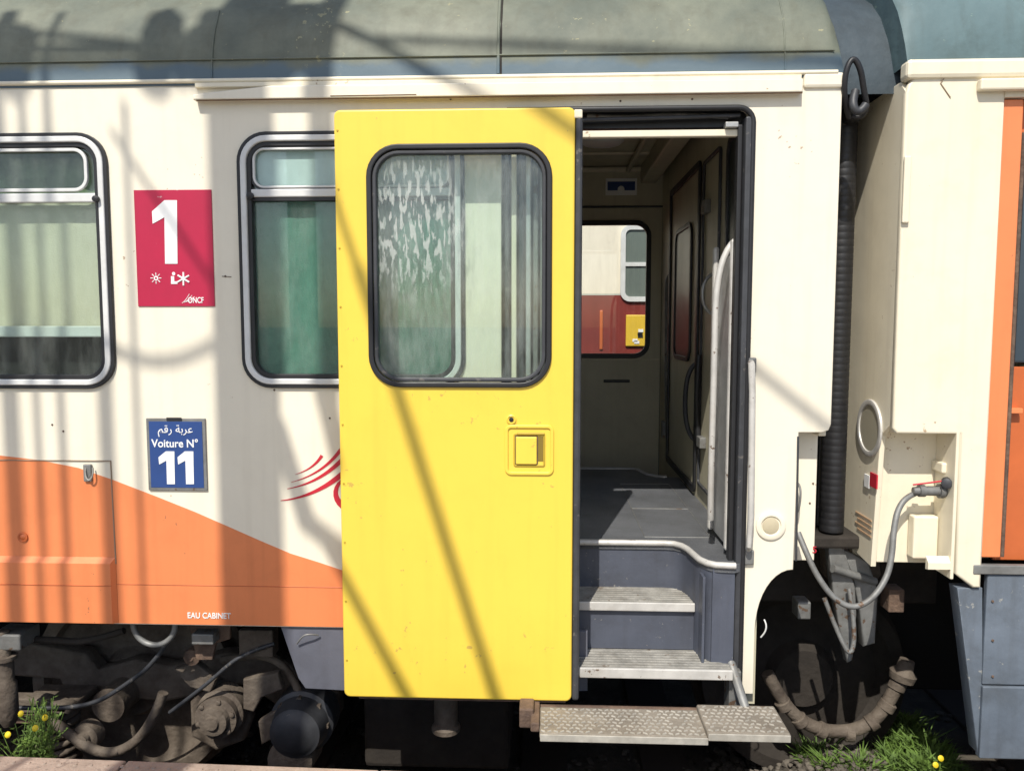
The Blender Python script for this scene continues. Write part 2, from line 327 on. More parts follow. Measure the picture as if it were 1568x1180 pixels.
box('saloon_ceiling',XL,xo0-.05,.02,2.5,ZT-.0,ZT+.02,CREAMIN,car,0)
box('end_wall',xR-.03,xR-.003,.036,2.5,P(0,662).z,ZT-.002,CREAM2,car,.004)
box('end_recess_panel',xr2-.004,xR-.012,.09,.12,P(1240,858,.09).z,zn+.02,CREAM,car,.004)
box('end_recess_side',xr2-.014,xr2-.002,.036,.1,za,zn,CREAM2,car,.002)
seamline('recess_edge_rubber',[Q(1222,668),Q(1219,858)],.0,RUBBER2,car,.004)
tube('recess_latch',[P(1222,740,.06),P(1227,745,.03),P(1224,780,.03),P(1220,785,.05)],.004,GREYM,car)
text('small_red_marking','5',R(1244,836,1250,846,.09),.088,REDL,car)
pl=[Q(428,961),Q(539,961),Q(900,961),Q(900,1060),Q(539,1060),Q(466,1056),Q(455,1040)]
pl=[(a,min(b,zB-.002)) for a,b in pl]
plate('lower_skirt',pl,[],.012,.02,mat('skirt_slate',(.13,.135,.165),.5,var=.2,scale=5,streak=.3,grime=.4,bump=.1),car,.003)
tube('skirt_handhold',[P(455,985,.0),P(462,973,-.02),P(475,970,-.02),P(488,972,.0)],.003,GREYM,car)
def swoosh(name,pts,w):
    L=[];Rr=[]
    n=len(pts)
    for i,p in enumerate(pts):
        t=i/(n-1); q=Vector(Q(*p)); a=Vector(Q(*pts[max(0,i-1)])); b=Vector(Q(*pts[min(n-1,i+1)])); d=(b-a).normalized(); nn=Vector((-d.y,d.x))
        ww=w*(.08+.92*t)/430/2
        L.append(tuple(q+nn*ww)); Rr.append(tuple(q-nn*ww))
    plate(name,L+Rr[::-1],[],-.0018,.0015,REDL,car)
def bez(a,c,b,n=14): return [((1-t)**2*a[0]+2*t*(1-t)*c[0]+t*t*b[0],(1-t)**2*a[1]+2*t*(1-t)*c[1]+t*t*b[1]) for t in [i/n for i in range(n+1)]]
swoosh('livery_swoosh',bez((430,766),(500,760),(560,690)),12)
swoosh('livery_swoosh',bez((440,748),(500,738),(545,680)),9)
swoosh('livery_swoosh',bez((452,726),(480,718),(493,697)),5)
swoosh('livery_swoosh',bez((446,738),(495,725),(522,688)),6)
swoosh('livery_letter',[(540+26*math.cos(a),754+24*math.sin(a)) for a in [math.radians(x) for x in range(290,60,-15)]],14)
text('eau_cabinet_lettering','EAU CABINET',R(288,937,354,946),-.003,WHITE,car,.015)
fr=[(xo1,zsk)]+[(xo1,zo-rc)]+[(xo1-rc+rc*math.cos(a),zo-rc+rc*math.sin(a)) for a in [i*math.pi/2/6 for i in range(1,7)]]+[(xo0+.02,zo)]
tube('door_aperture_seal',[(a,-.004,b+.0) for a,b in fr],.010,RUBBER,car,kind='POLY')
box('pillar_seal',xo1-.026,xo1-.002,-.01,.06,zsk,zo-.03,RUBBER2,car,.006)
box('pillar_seal_core',xo1-.045,xo1-.028,.02,.06,zsk+.02,zo-.05,RUBBER,car,.004)
box('door_header',xo0,xo1-.01,.055,.12,P(0,208,.06).z,zo+.12,RUBBER,car,.002)
tube('header_hose',[(P(900,190).x,.05,P(0,188,.05).z),(P(960,190).x,.045,P(0,193,.05).z),(P(1040,190).x,.05,P(0,186,.05).z),(P(1120,190).x,.05,P(0,192,.05).z)],.008,GREYM,car)
box('door_track',xo0,xo1-.03,.03,.055,P(0,221,.04).z,P(0,211,.04).z,CREAM2,car,.003)
tube('door_track_rod',[(xo0,.02,P(0,196,.02).z),(xo1-.04,.02,P(0,190,.02).z)],.007,RUBBER2,car)
box('track_stop',P(1112,205).x,P(1132,205).x,.01,.05,P(0,209,.03).z,P(0,201,.03).z,ALU,car)
k=0
for px in range(772,850,11):
    k+=1; box('pocket_rib',P(px,500,.03).x,P(px+8,500,.03).x,.03+.012*(k%2),.07,zB,zo-.01,(GREYM,RUBBER2,CREAM2,RUBBER2,ALU,GREYM)[k%6],car,.004)
# vestibule box
vx0=P(850,500,.05).x; vx1=.745; yF=2.32; zc=3.2; zf=1.344
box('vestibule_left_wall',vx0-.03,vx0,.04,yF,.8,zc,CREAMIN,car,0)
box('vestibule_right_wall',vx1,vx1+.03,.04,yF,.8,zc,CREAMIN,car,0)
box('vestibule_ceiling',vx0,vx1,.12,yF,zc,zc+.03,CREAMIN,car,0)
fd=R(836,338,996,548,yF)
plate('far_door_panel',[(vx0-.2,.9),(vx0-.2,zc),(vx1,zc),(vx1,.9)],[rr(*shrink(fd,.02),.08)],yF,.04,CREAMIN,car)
ring('far_door_window_seal',fd,.1,.03,yF-.015,.03,RUBBER,car)
plate('far_door_glass',rr(*shrink(fd,.02),.08),[],yF+.015,.004,GLASSC,car)
seamline('far_door_seam',[(vx0,P(0,323,yF).z),(P(1013,0,yF).x,P(0,323,yF).z),(P(1013,0,yF).x,.9)],yF-.004,RUBBER,car,.008)
seamline('far_door_kick_line',[(vx0,P(0,548,yF).z),(P(1010,0,yF).x,P(0,548,yF).z)],yF-.002,CREAM2,car,.004)
box('far_door_pull',P(925,0,yF).x,P(965,0,yF).x,yF-.02,yF,P(0,582,yF).z,P(0,578,yF).z,RUBBER,car)
box('far_corner_post',P(1014,0,yF).x,P(1030,0,yF).x,yF-.1,yF-.01,1.0,P(0,325,yF).z,RUBBER,car,.01)
tube('far_grab_rail',[P(1030,415,2.1),P(1022,425,2.0),P(1020,440,2.0),P(1021,640,2.0),P(1022,660,2.0),P(1030,668,2.1)],.012,GREYM,car)
box('notice_plate',P(927,300,yF).x,P(975,300,yF).x,yF-.008,yF-.001,P(0,306,yF).z,P(0,281,yF).z,WHITE,car,.002)
box('notice_blue',P(930,300,yF).x,P(972,300,yF).x,yF-.011,yF-.0085,P(0,299,yF).z,P(0,286,yF).z,BLUE,car,.0005)
lathe('notice_dot',P(951,290,yF-.013),(0,-1,0),[(0,.022),(.002,.022),(.003,.02)],WHITE,car,20)
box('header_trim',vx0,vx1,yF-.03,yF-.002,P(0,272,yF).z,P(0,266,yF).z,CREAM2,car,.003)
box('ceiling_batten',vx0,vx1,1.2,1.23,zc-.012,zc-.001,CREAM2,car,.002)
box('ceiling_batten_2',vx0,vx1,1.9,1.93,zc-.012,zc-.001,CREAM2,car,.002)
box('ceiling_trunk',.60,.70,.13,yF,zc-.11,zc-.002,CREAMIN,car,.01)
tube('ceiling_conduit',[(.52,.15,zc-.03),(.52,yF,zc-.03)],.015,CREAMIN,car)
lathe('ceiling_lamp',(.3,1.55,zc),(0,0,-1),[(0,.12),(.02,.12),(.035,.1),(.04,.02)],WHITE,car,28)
def xr_ring(name,y0,z0,y1,z1,r,w,m,x=vx1): return plate(name,rr(y0,z0,y1,z1,r),[rr(y0+w,z0+w,y1-w,z1-w,max(r-w,.004))],x-.014,.012,m,car,.002,axis='x')
xr_ring('saloon_door_frame',1.05,zf+.02,1.95,2.98,.04,.035,RUBBER)
xr_ring('saloon_door_window_seal',1.25,2.0,1.75,2.72,.08,.025,RUBBER)
plate('saloon_door_window',rr(1.27,2.02,1.73,2.70,.07),[],vx1-.006,.004,mat('dark_window',(.03,.04,.04),.35),car,axis='x')
xr_ring('cabinet_seal',.62,zf+.08,.98,2.95,.03,.015,RUBBER2)
xr_ring('side_window_seal',.10,2.3,.5,2.95,.07,.03,RUBBER)
plate('side_window_pane',rr(.12,2.32,.48,2.93,.06),[],vx1-.006,.004,bpy.data.materials['dark_window'],car,axis='x')
tube('saloon_door_pull',[(vx1,1.12,2.0),(vx1-.05,1.12,1.97),(vx1-.05,1.12,1.66),(vx1,1.12,1.62)],.012,RUBBER2,car)
tube('cabinet_handle',[(vx1,.75,2.42),(vx1-.05,.74,2.4),(vx1-.05,.74,2.26),(vx1,.75,2.24)],.008,ALU,car)
box('hinge_block',vx1-.03,vx1,.84,.92,2.70,2.76,GREYM,car); box('hinge_block',vx1-.03,vx1,.84,.92,1.62,1.67,GREYM,car); box('hinge_block',vx1-.03,vx1,1.98,2.04,1.5,1.6,GREYM,car)
tube('hanging_strap',[(vx1-.02,.95,2.05),(vx1-.03,.93,1.9),(vx1-.02,.97,1.75),(vx1-.01,.95,1.6)],.014,RUBBER,car)
box('inner_leaf',vx1-.065,vx1-.05,.1,.36,zf+.02,2.45,ALU,car,.004)
box('inner_leaf_frame',vx1-.085,vx1-.062,.07,.1,zf+.02,2.5,ALU2,car,.01)
box('inner_leaf_frame_2',vx1-.085,vx1-.062,.36,.39,zf+.02,2.5,ALU2,car,.01)
box('inner_leaf_seal',vx1-.062,vx1-.045,.05,.07,zf+.02,2.9,RUBBER,car,.004)
tube('inner_grab_pole',[(vx1-.12,.15,zf+.12),(vx1-.13,.12,zf+.2),(vx1-.13,.1,2.0),(vx1-.13,.1,2.45),(vx1-.06,.1,2.5)],.012,ALU2,car)
sc=[(vx0,.25),(.47,.25),(.505,.243),(.53,.215),(.545,.17),(.555,.10),(.565,.04),(.585,-.0),(.61,-.02),(.66,-.026),(xo1-.03,-.026)]
bk=[(xo1-.03,1.55),(.62,1.56),(.58,1.6),(.56,1.68),(.54,1.76),(.5,1.78),(vx0,1.78)]
plate('vestibule_floor',sc+[(vx1,.03),(vx1,1.55)]+bk,[],zf,.03,FLOOR,car,axis='z')
tube('floor_nosing',[(a,b,zf-.004) for a,b in sc],.012,ALU2,car,kind='POLY')
tube('floor_nosing_far',[(a,b,zf-.004) for a,b in bk],.013,ALU,car,kind='POLY')
ribbon('well_side',[(a,b+.006) for a,b in sc],.95,zf-.02,GREYB,car)
tube('floor_hatch_outline',[(.40,.32,zf+.0005),(.66,.32,zf+.0005),(.66,1.35,zf+.0005),(.40,1.35,zf+.0005),(.40,.32,zf+.0005)],.0022,GREYM,car,kind='POLY')
tube('floor_hatch_divider',[(.40,.8,zf+.0005),(.66,.8,zf+.0005)],.0022,GREYM,car,kind='POLY')
z1=zf-.184; z2=z1-.182
box('step_riser',vx0,.56,.262,.275,z1-.02,zf-.03,GREYB,car,0)
box('step_tread',vx0,.556,.085,.262,z1-.018,z1,STEEL,car,.003)
box('step_nosing',vx0,.558,.075,.084,z1-.03,z1+.003,ALU2,car,.003)
box('step_riser_2',vx0,.56,.095,.108,z2,z1-.02,GREYB,car,0)
box('step_tread_2',vx0,xo1-.045,-.075,.094,z2-.02,z2,STEEL,car,.004)
box('step_nosing_2',vx0,xo1-.045,-.088,-.076,z2-.032,z2+.004,ALU2,car,.003)
for zz,y0,y1,xe in ((z1,.09,.255,.55),(z2,-.07,.088,.66)):   # ribbed tread strips
    for j in range(7):
        yy=y0+.012+(y1-y0-.02)*j/6.5; tube('tread_rib',[(vx0,yy,zz+.0005),(xe,yy,zz+.0005)],.0022,STEEL,car)
box('step_bracket',P(1112,1070).x,P(1130,1070).x,-.04,.04,P(0,1100).z,z2-.02,GREYM,car,.004)
box('well_side_lower',.565,.575,-.02,.09,z2,zf-.05,GREYB,car,.002)
box('well_side_front',.60,xo1-.03,-.016,.0,z2+.001,zf-.02,GREYB,car,.002)
for k in range(5): lathe('well_screw',(.58+.0*k,.03-.0,z2+.05+k*.06),(-1,0,0),[(0,.004),(.012,.004)],ALU,car,8)
tube('entrance_handrail',[P(1150,555,-.01),P(1151,558,-.05),P(1152,600,-.055),P(1150,790,-.055),P(1147,835,-.05),P(1146,840,-.01)],.0115,ALU2,car,kind='POLY')
box('handrail_foot',P(1143,560).x,P(1157,560).x,-.014,-.001,P(0,568).z,P(0,545).z,GREYM,car,.005)
box('handrail_foot',P(1140,835).x,P(1154,835).x,-.014,-.001,P(0,848).z,P(0,826).z,GREYM,car,.005)
lathe('round_cap_ring',P(1180,804,-.001),(0,-1,0),[(0,.052),(.006,.052),(.008,.048),(.008,.036),(.002,.033),(.002,.001)],CREAM,car,40)
lathe('round_cap_lock',P(1180,804,-.004),(0,-1,0),[(0,.029),(.003,.029),(.004,.026)],mat('cap_tan',(.55,.48,.33),.5,grime=.3),car,32)
for px,py in ((345,423),(420,597),(80,650),(505,640),(1240,770),(1245,740),(1060,152),(690,152),(1130,140),(950,155)):
    lathe('rivet',P(px,py,0 if px<1220 else .09),(0,-1,0),[(0,.004),(.003,.003)],RUST,car,8)
tube('scratch',[P(340,423,-.002),P(354,424,-.002)],.0012,RUST,car,kind='POLY')

# ================================================================ YELLOW DOOR
door=empty('carriage_door'); yd=-.115
D=R(519,166,878,1070,yd); DW=R(563,220,845,593,yd)
plate('door_leaf',rr(D[0],D[1],D[2],D[3],.022,5),[rr(*shrink(DW,.012),.1)],yd,.045,YELLOW,door,.006)
ring('window_gasket_outer',DW,.108,.018,yd-.010,.02,RUBBER,door,.004)
ring('window_gasket_inner',shrink(DW,.0195),.09,.014,yd-.004,.03,RUBBER2,door,.004)
plate('door_glass',rr(*shrink(DW,.02),.09),[],yd+.012,.005,GLASS,door)
box('leading_edge_rubber',D[2]+.001,D[2]+.026,yd+.002,yd+.05,D[1]+.002,D[3]-.03,RUBBER2,door,.009)
box('leading_edge_inner',D[2]-.02,D[2]+.012,yd+.046,yd+.085,D[1]+.05,D[3]-.05,RUBBER,door,.006)
hb=R(773,650,848,727,yd)
ring('handle_bezel',hb,.022,.012,yd-.006,.006,YELLOW,door,.0028)
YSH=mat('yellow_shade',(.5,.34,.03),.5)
ring('handle_bezel_inner',shrink(hb,.03),.008,.006,yd-.004,.004,YSH,door,.0015)
gp=R(790,668,822,710,yd)
box('handle_grip',gp[0],gp[2],yd-.010,yd-.001,gp[1],gp[3],YELLOW,door,.003)
ring('handle_grip_gap',(gp[0]-.004,gp[1]-.004,gp[2]+.004,gp[3]+.004),.006,.004,yd-.002,.002,RUST,door,.0005)
box('handle_shade_patch',gp[2]+.004,P(834,690,yd).x,yd-.0016,yd-.0004,gp[1]+.01,gp[3],mat('handle_shade_paint',(.22,.15,.02),.7),door,0)  # shade of the recess painted as a flat dark yellow patch
box('handle_top_plate',gp[0]+.004,P(834,690,yd).x,yd-.008,yd-.001,gp[3]+.006,gp[3]+.014,YSH,door,.003)
lathe('door_lock',P(783,642,yd),(0,-1,0),[(0,.017),(.004,.017),(.006,.013),(.003,.010),(.003,.001)],YELLOW,door,24)
lathe('door_lock_core',P(783,642,yd-.002),(0,-1,0),[(0,.008),(.004,.008),(.005,.004)],RUBBER,door,16)
box('hanger_bracket',P(879,185,yd).x,P(892,185,yd).x,yd+.0,yd+.07,P(0,191,yd).z,P(0,178,yd).z,CREAM2,door,.004)
box('door_bottom_guide',D[0]+.05,D[2]-.02,yd+.012,yd+.04,D[1]-.012,D[1]-.001,RUST,door,.003)
for py in range(200,1050,90):
    lathe('edge_rivet',(D[0]+.012,yd,P(524,py,yd).z),(0,-1,0),[(0,.004),(.0025,.003)],YSH,door,8)

# ================================================================ SIGNS
s1=empty('first_class_sign')
b=R(209,291,327,469)
box('sign_plate',b[0],b[2],-.0045,-.0005,b[1],b[3],RED,s1,.001)
plate('digit_one',[Q(253,307),Q(272,307),Q(273,404),Q(254,404),Q(253,333),Q(235,343),Q(234,324)],[],-.0062,.0012,WHITE,s1)
text('operator_lettering','ONCF',R(289,455,313,464),-.0055,WHITE,s1,.012)
for k in range(3):
    a=P(279+k*3,464-k*1,-.005); c=P(290+k*4,450+k*2,-.005)
    tube('operator_swoosh',[a,(a+c)/2+Vector((.003,0,-.004)),c],.0011,WHITE,s1)
cx,cz=Q(240,426)
for k in range(8):
    a=k*math.pi/4; tube('sun_symbol',[(cx+.011*math.cos(a),-.005,cz+.011*math.sin(a)),(cx+.020*math.cos(a),-.005,cz+.020*math.sin(a))],.0016,WHITE,s1)
lathe('sun_symbol_ring',(cx,-.0045,cz),(0,-1,0),[(0,.0085),(.001,.0085)],WHITE,s1,16)
lathe('sun_symbol_core',(cx,-.0056,cz),(0,-1,0),[(0,.004),(.0004,.004)],RED,s1,16)
cx,cz=Q(282,427)
for k in range(3):
    a=k*math.pi/3+.5; tube('snow_symbol',[(cx-.024*math.cos(a),-.005,cz-.024*math.sin(a)),(cx+.024*math.cos(a),-.005,cz+.024*math.sin(a))],.0034,WHITE,s1)
bb=R(263,423,268,434); box('figure_body',bb[0],bb[2],-.006,-.0046,bb[1],bb[3],WHITE,s1,.001)
bb=R(263,431,273,435); box('figure_seat',bb[0],bb[2],-.0064,-.0046,bb[1],bb[3],WHITE,s1,.001)
lathe('figure_head',P(266,419,-.0046),(0,-1,0),[(0,.006),(.001,.006)],WHITE,s1,14)
s2=empty('carriage_number_sign')
b=R(227,640,317,750)
box('sign_frame',b[0],b[2],-.008,-.0005,b[1],b[3],GREYM,s2,.002)
b2=shrink(b,.011); box('sign_face',b2[0],b2[2],-.0095,-.0081,b2[1],b2[3],BLUE,s2,.0005)
text('arabic_lettering','\uFEE2\uFED7\uFEAD \uFE94\uFE91\uFEAE\uFECB',R(244,650,297,668),-.0104,WHITE,s2,.0)
text('voiture_lettering','Voiture N°',R(234,671,305,684),-.0104,WHITE,s2,.012)
for dx in (0,29):
    plate('number_digit',[Q(256+dx,690),Q(269+dx,690),Q(270+dx,740),Q(258+dx,740),Q(257+dx,704),Q(246+dx,710),Q(245+dx,699)],[],-.0112,.0012,WHITE,s2)
box('sign_clip',P(257,640).x,P(280,640).x,-.012,-.0096,P(0,642).z,P(0,637).z,RUBBER,s2,.001)

# ================================================================ FOOT STEPS
fs=empty('boarding_step'); zs=2.2-1.345
def stepboard(x0p,x1p,z,yb,yfv,name):
    x0=(x0p-835)/FP*(yfv+2.75); x1=(x1p-835)/FP*(yfv+2.75)
    box(name,x0,x1,yfv,yb,z-.022,z,TREAD,fs,.006)
    box(name+'_edge',x0+.002,x1-.002,yfv-.006,yfv-.001,z-.026,z-.002,CLEAT,fs,.002)
    n=int((x1-x0)/.021)
    bm=bmesh.new()
    for i in range(n):
        for j in range(8):
            cx=x0+.012+i*.021+(.010 if j%2 else 0); cy=yfv+.012+j*(yb-yfv-.02)/7.6
            if cx>x1-.010 or random.random()<.06: continue
            d=.0078; s=1 if (i+j)%2 else -1
            q=[(cx-d,cy-s*d*.5-.0022),(cx+d,cy+s*d*.5-.0022),(cx+d,cy+s*d*.5+.0022),(cx-d,cy-s*d*.5+.0022)]
            A=[bm.verts.new((a,b,z-.001)) for a,b in q];B=[bm.verts.new((cx+(a-cx)*.8,cy+(b-cy)*.8,z+.0035)) for a,b in q]
            for k in range(4): bm.faces.new((A[k],A[(k+1)%4],B[(k+1)%4],B[k]))
            bm.faces.new(B)
    me=bpy.data.meshes.new('cleats'); bm.to_mesh(me); bm.free(); link(me,'cleats',CLEAT,fs)
    return x0,x1
a,b_=stepboard(827,1094,zs,-.12,-.30,'footboard')
c,d_=stepboard(1092,1222,zs+.018,-.115,-.305,'footboard_outer')
tube('footboard_strut',[(d_-.1,-.12,zs+.01),(P(1117,1070).x,-.02,zs+.12),(P(1117,1070).x,.0,z2-.02)],.016,GREYM,fs,kind='POLY')
box('footboard_bracket',a-.07,a-.02,-.2,-.12,zs-.04,zs+.03,RUST,fs,.006)
box('footboard_clamp',a-.03,a,-.26,-.1,zs-.02,zs+.012,RUST,fs,.005)
tube('footboard_rear_pipe',[(a-.06,-.1,zs-.02),(d_-.1,-.1,zs-.02)],.016,RUST,fs)

# ================================================================ RIGHT CARRIAGE
c2=empty('passenger_carriage')
xq=P(1377,400).x; XR=6.0; x15=P(1522,500).x
zq=P(1400,664).z; x146=P(1466,760).x; zq2=P(1500,900).z
outer=[(xq,ZT-.06),(xq+.008,ZT-.03),(xq+.03,ZT-.005),(xq+.06,ZT+.0),(x15,ZT+.0),(x15,zq2),(P(1490,900).x,zq2),(x146+.005,zq2+.05),(x146,zq),(xq+.015,zq),(xq,zq+.02)]
plate('corner_panel',outer,[],0,.03,CREAM2,c2,.008)
ys=.36
za2=P(1340,840,.3).z
plate('end_face',[(.008,ZT-.05),(.008,zq+.04),(.10,zq-.02),(.14,za2-.02),(ys,za2+.0),(ys+.3,za2+.0),(ys+.3,ZT-.01),(.05,ZT-.01)],[],xq+.001,.02,CREAM2,c2,.002,axis='x')
box('end_bulkhead',xq+.02,XR,ys,ys+.03,Zr(860,.3),ZT,CREAM2,c2,0)
box('lower_recess_panel',xq+.022,x146,.14,.16,Zr(862,.14),zq+.05,CREAM2,c2,.003)
box('recess_right_cheek',x146-.012,x146,.0,.14,Zr(880,.05),zq+.01,CREAM2,c2,.003)
box('recess_ceiling',xq+.02,x146,.03,.14,zq,zq+.02,CREAM2,c2,0)
box('recess_inner_step',xq+.13,x146-.014,.09,.138,Zr(855,.1),Zr(790,.1),CREAM2,c2,.006)
wedge('recess_foot',x146-.09,x146+.0,Zr(872),Zr(862),.02,.02,CREAM2,c2)
box('panel_rib',P(1381,290).x,P(1392,290).x,-.014,-.001,P(1386,342).z,P(1386,240).z,CREAM2,c2,.004)
py_=.19
lathe('drain_ring',(xq+.001,py_,P(1332,655,py_).z),(-1,0,0),[(0,.108),(.007,.107),(.009,.10),(.007,.088),(.002,.086)],ALU2,c2,40)
lathe('drain_disc',(xq+.0,py_,P(1332,655,py_).z),(-1,0,0),[(0,.086),(.002,.085)],mat('grey_tan',(.36,.33,.25),.6,grime=.3),c2,32)
box('reflector_plate',xq-.006,xq-.0005,.10,.16,Zr(750,.1),Zr(728,.1),REDL,c2,.001)
box('reflector_white',xq-.006,xq-.0005,.165,.21,Zr(748,.18),Zr(728,.18),WHITE,c2,.001)
STN=mat('stencil_rust',(.65,.42,.25),.6)
for k in range(4): box('stencil_marking',xq-.0025,xq-.0005,.14,.29-.02*(k%2),Zr(792+k*8,.2)-.005,Zr(792+k*8,.2),STN,c2,0)
box('gutter',P(1495,130).x,XR,-.03,.0,Zr(142),Zr(124),CREAM2,c2,.006)
box('gutter_upper',xq-.004,XR,-.014,.05,Zr(122)+.002,ZT+.05,CREAM2,c2,.014)
seamline('gutter_seam',[Q(1455,150),Q(1440,128),Q(1452,110)],-.002,SEAM,c2,.0018)
box('header_panel',x15-.002,XR,.0,.03,Zr(150),ZT-.003,CREAM2,c2,.003)
roof('roof',xq-.0,XR,ZT+.04,ROOF2,c2,sgn=-1,taper=-.05,drop=.05)
yo=.03
xp=P(1545,500,yo).x
box('orange_pillar',x15+.002,xp,yo-.02,yo+.03,Zr(850,yo),Zr(152),ORANGE,c2,.004)
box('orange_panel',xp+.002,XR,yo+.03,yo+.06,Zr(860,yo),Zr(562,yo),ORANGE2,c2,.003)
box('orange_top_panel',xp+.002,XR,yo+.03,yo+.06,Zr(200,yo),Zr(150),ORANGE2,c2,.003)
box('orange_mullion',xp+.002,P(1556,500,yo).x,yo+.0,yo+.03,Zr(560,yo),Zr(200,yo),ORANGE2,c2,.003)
tube('door_post_tube',[(xp+.012,yo-.005,Zr(205,yo)),(xp+.012,yo-.005,Zr(850,yo))],.008,RUST,c2)
box('dark_side_window',P(1556,500,yo).x,XR,yo+.03,yo+.05,Zr(556,yo),Zr(205,yo),mat('dark_blue_glass',(.05,.07,.09),.12),c2,.02)
seamline('side_window_seal',[(P(1558,500,yo).x,Zr(558,yo)),(P(1558,500,yo).x,Zr(205,yo))],yo+.02,RUBBER,c2,.008)
box('door_hinge',P(1549,630).x,P(1575,630).x,yo-.0,yo+.03,Zr(634),Zr(626),ORANGE,c2,.002)
box('skirt_upper_lip',x15-.03,XR,-.004,.02,Zr(878),Zr(864),GREYM,c2,.003)
sk=mat('skirt_paint',(.15,.18,.22),.55,var=.3,scale=4,streak=.4,bump=.3,bscale=14,grime=.6,chip=.08,chipcol=(.3,.3,.28))
xs_=P(1508,1000).x
box('skirt_panel',xs_,XR,.006,.03,Zr(1048),Zr(880),sk,c2,.004)
box('skirt_panel_lower',xs_,XR,.0,.03,Zr(1160),Zr(1050),sk,c2,.004)
plate('skirt_pillar',[Q(1469,902),Q(1508,902),Q(1508,1158),Q(1500,1155)],[],.014,.06,sk,c2,.003)
for py in (920,980,1035,1080,1130): lathe('skirt_rivet',P(1520,py,.004),(0,-1,0),[(0,.005),(.003,.004)],RUST,c2,8)

# gangway & bellows between carriages
gw=empty('gangway_bellows')
xm=(xR+xq)/2
zb0=P(1300,812,.3).z; zb1=P(1300,185,.3).z
n=60; prof=[]
for i in range(n+1):
    d=(zb1-zb0)*i/n
    prof+=[(d,.0445),(d+(zb1-zb0)/n*.12,.0455),(d+(zb1-zb0)/n*.88,.0455)]
lathe('rubber_roll',(xm+.018,.30,zb0),(0,0,1),prof,RUBBER,gw,24)
box('gangway_curtain',xR-.02,xq+.03,.42,.5,zb0-.05,ZT+.3,RUBBER,gw,.01)
roof('roof_apron',xR-.25,xq+.3,ZT-.03,APRON,gw,taper=0,yoff=.10,drop=0)
for k in range(5):
    box('bellows_fold',xR+.0+k*.03,xR+.012+k*.03,.38-.01*(k%2),.44,zb0,ZT+.1,RUBBER2,gw,.004)
tube('bellows_loop',[P(1300,180,.05),P(1292,150,.0),P(1294,110,-.02),P(1306,86,-.02),P(1318,105,-.02),P(1323,140,.0),P(1328,165,.02),P(1318,182,.05),P(1304,178,.05)],.010,RUBBER,gw)
tube('bellows_loop_2',[P(1310,140,.02),P(1303,160,.0),P(1316,176,.0),P(1326,160,.0)],.014,RUBBER2,gw)
box('bellows_clamp',P(1298,180,.2).x,P(1323,180,.2).x,.2,.3,P(0,200,.2).z,P(0,170,.2).z,RUBBER,gw,.02)
box('gangway_foot',xR-.02,xq+.02,.25,.5,zb0-.06,zb0-.01,DARK,gw,.01)

# jumper cable and coupler
jc=empty('jumper_cable')
pts=[P(1222,815,.03),P(1232,840,.0),P(1250,880,-.03),P(1275,915,-.05),P(1305,932,-.06),P(1335,918,-.05),P(1358,885,-.02),P(1366,850,.0),P(1368,815,.02),P(1374,780,.04),P(1390,758,.06),P(1410,752,.08)]
tube('cable',pts,.0105,GREYM,jc,res=10)
lathe('plug',P(1398,751,.06),(1,0,.0),[(0,.013),(.02,.016),(.02,.022),(.04,.022),(.04,.017),(.09,.018),(.09,.026),(.105,.026),(.11,.02),(.14,.02)],GREYM,jc,20)
box('socket_flange',P(1446,750,.08).x,P(1454,750,.08).x,.03,.13,Zr(772,.08),Zr(720,.08),CREAM2,jc,.004)
lathe('socket_cap',P(1450,738,.05),(-.5,-1,0),[(0,.02),(.03,.018),(.034,.01)],RUBBER2,jc,16)
box('socket_bracket',P(1434,715,.1).x,P(1458,715,.1).x,.06,.14,Zr(722,.1),Zr(706,.1),CREAM2,jc,.006)
tube('socket_red_line',[P(1398,742,.05),P(1445,736,.04)],.003,REDL,jc)
cp=empty('screw_coupling')
def poly3(name,pxs,y,th,m,par,bev=.006): return plate(name,[Q(a,b,y) for a,b in pxs],[],y,th,m,par,bev)
poly3('coupler_arm',[(1268,835),(1290,828),(1310,900),(1312,940),(1306,1010),(1298,1015),(1285,960),(1275,900)],.28,.05,GREYM,cp)
poly3('coupler_arm_2',[(1290,840),(1330,860),(1345,905),(1340,985),(1322,990),(1316,930),(1305,880)],.30,.06,GREYM,cp)
poly3('coupler_head',[(1262,842),(1345,842),(1350,880),(1330,910),(1285,905),(1262,880)],.45,.12,BOGIE,cp,.01)
tube('coupler_pin',[P(1275,870,.25),P(1340,890,.3)],.016,GREYM,cp)
tube('coupler_link',[P(1262,915,.25),P(1285,975,.22),P(1304,1008,.2),P(1310,960,.22),P(1300,900,.25)],.009,GREYM,cp)
box('bracket_left',P(1220,910,.3).x,P(1240,910,.3).x,.28,.36,P(0,925,.3).z,P(0,900,.3).z,GREYM,cp,.005)
box('bracket_right',P(1358,910,.3).x,P(1382,910,.3).x,.28,.36,P(1370,935,.3).z,P(1370,900,.3).z,RUST,cp,.005)
bh=empty('brake_hose')
hp=[P(1175,1030,.5),P(1195,1070,.5),P(1230,1108,.5),P(1280,1122,.5),P(1330,1112,.5),P(1365,1070,.5),P(1382,1030,.5)]
tube('hose',hp,.028,BOGIE,bh)
for i,(px,py) in enumerate(((1200,1078),(1225,1102),(1258,1117),(1300,1122),(1335,1105),(1358,1080),(1374,1048))):
    q=P(px,py,.5); nx=(Vector(hp[min(6,i+1)])-Vector(hp[max(0,i-1)])).normalized()
    lathe('hose_collar',q-nx*.02,nx,[(0,.03),(.004,.035),(.036,.035),(.04,.03)],BOGIE,bh,14)
lathe('hose_end',P(1380,1040,.5),(.25,0,1),[(0,.05),(.03,.055),(.05,.035),(.09,.03)],BOGIE,bh,16)

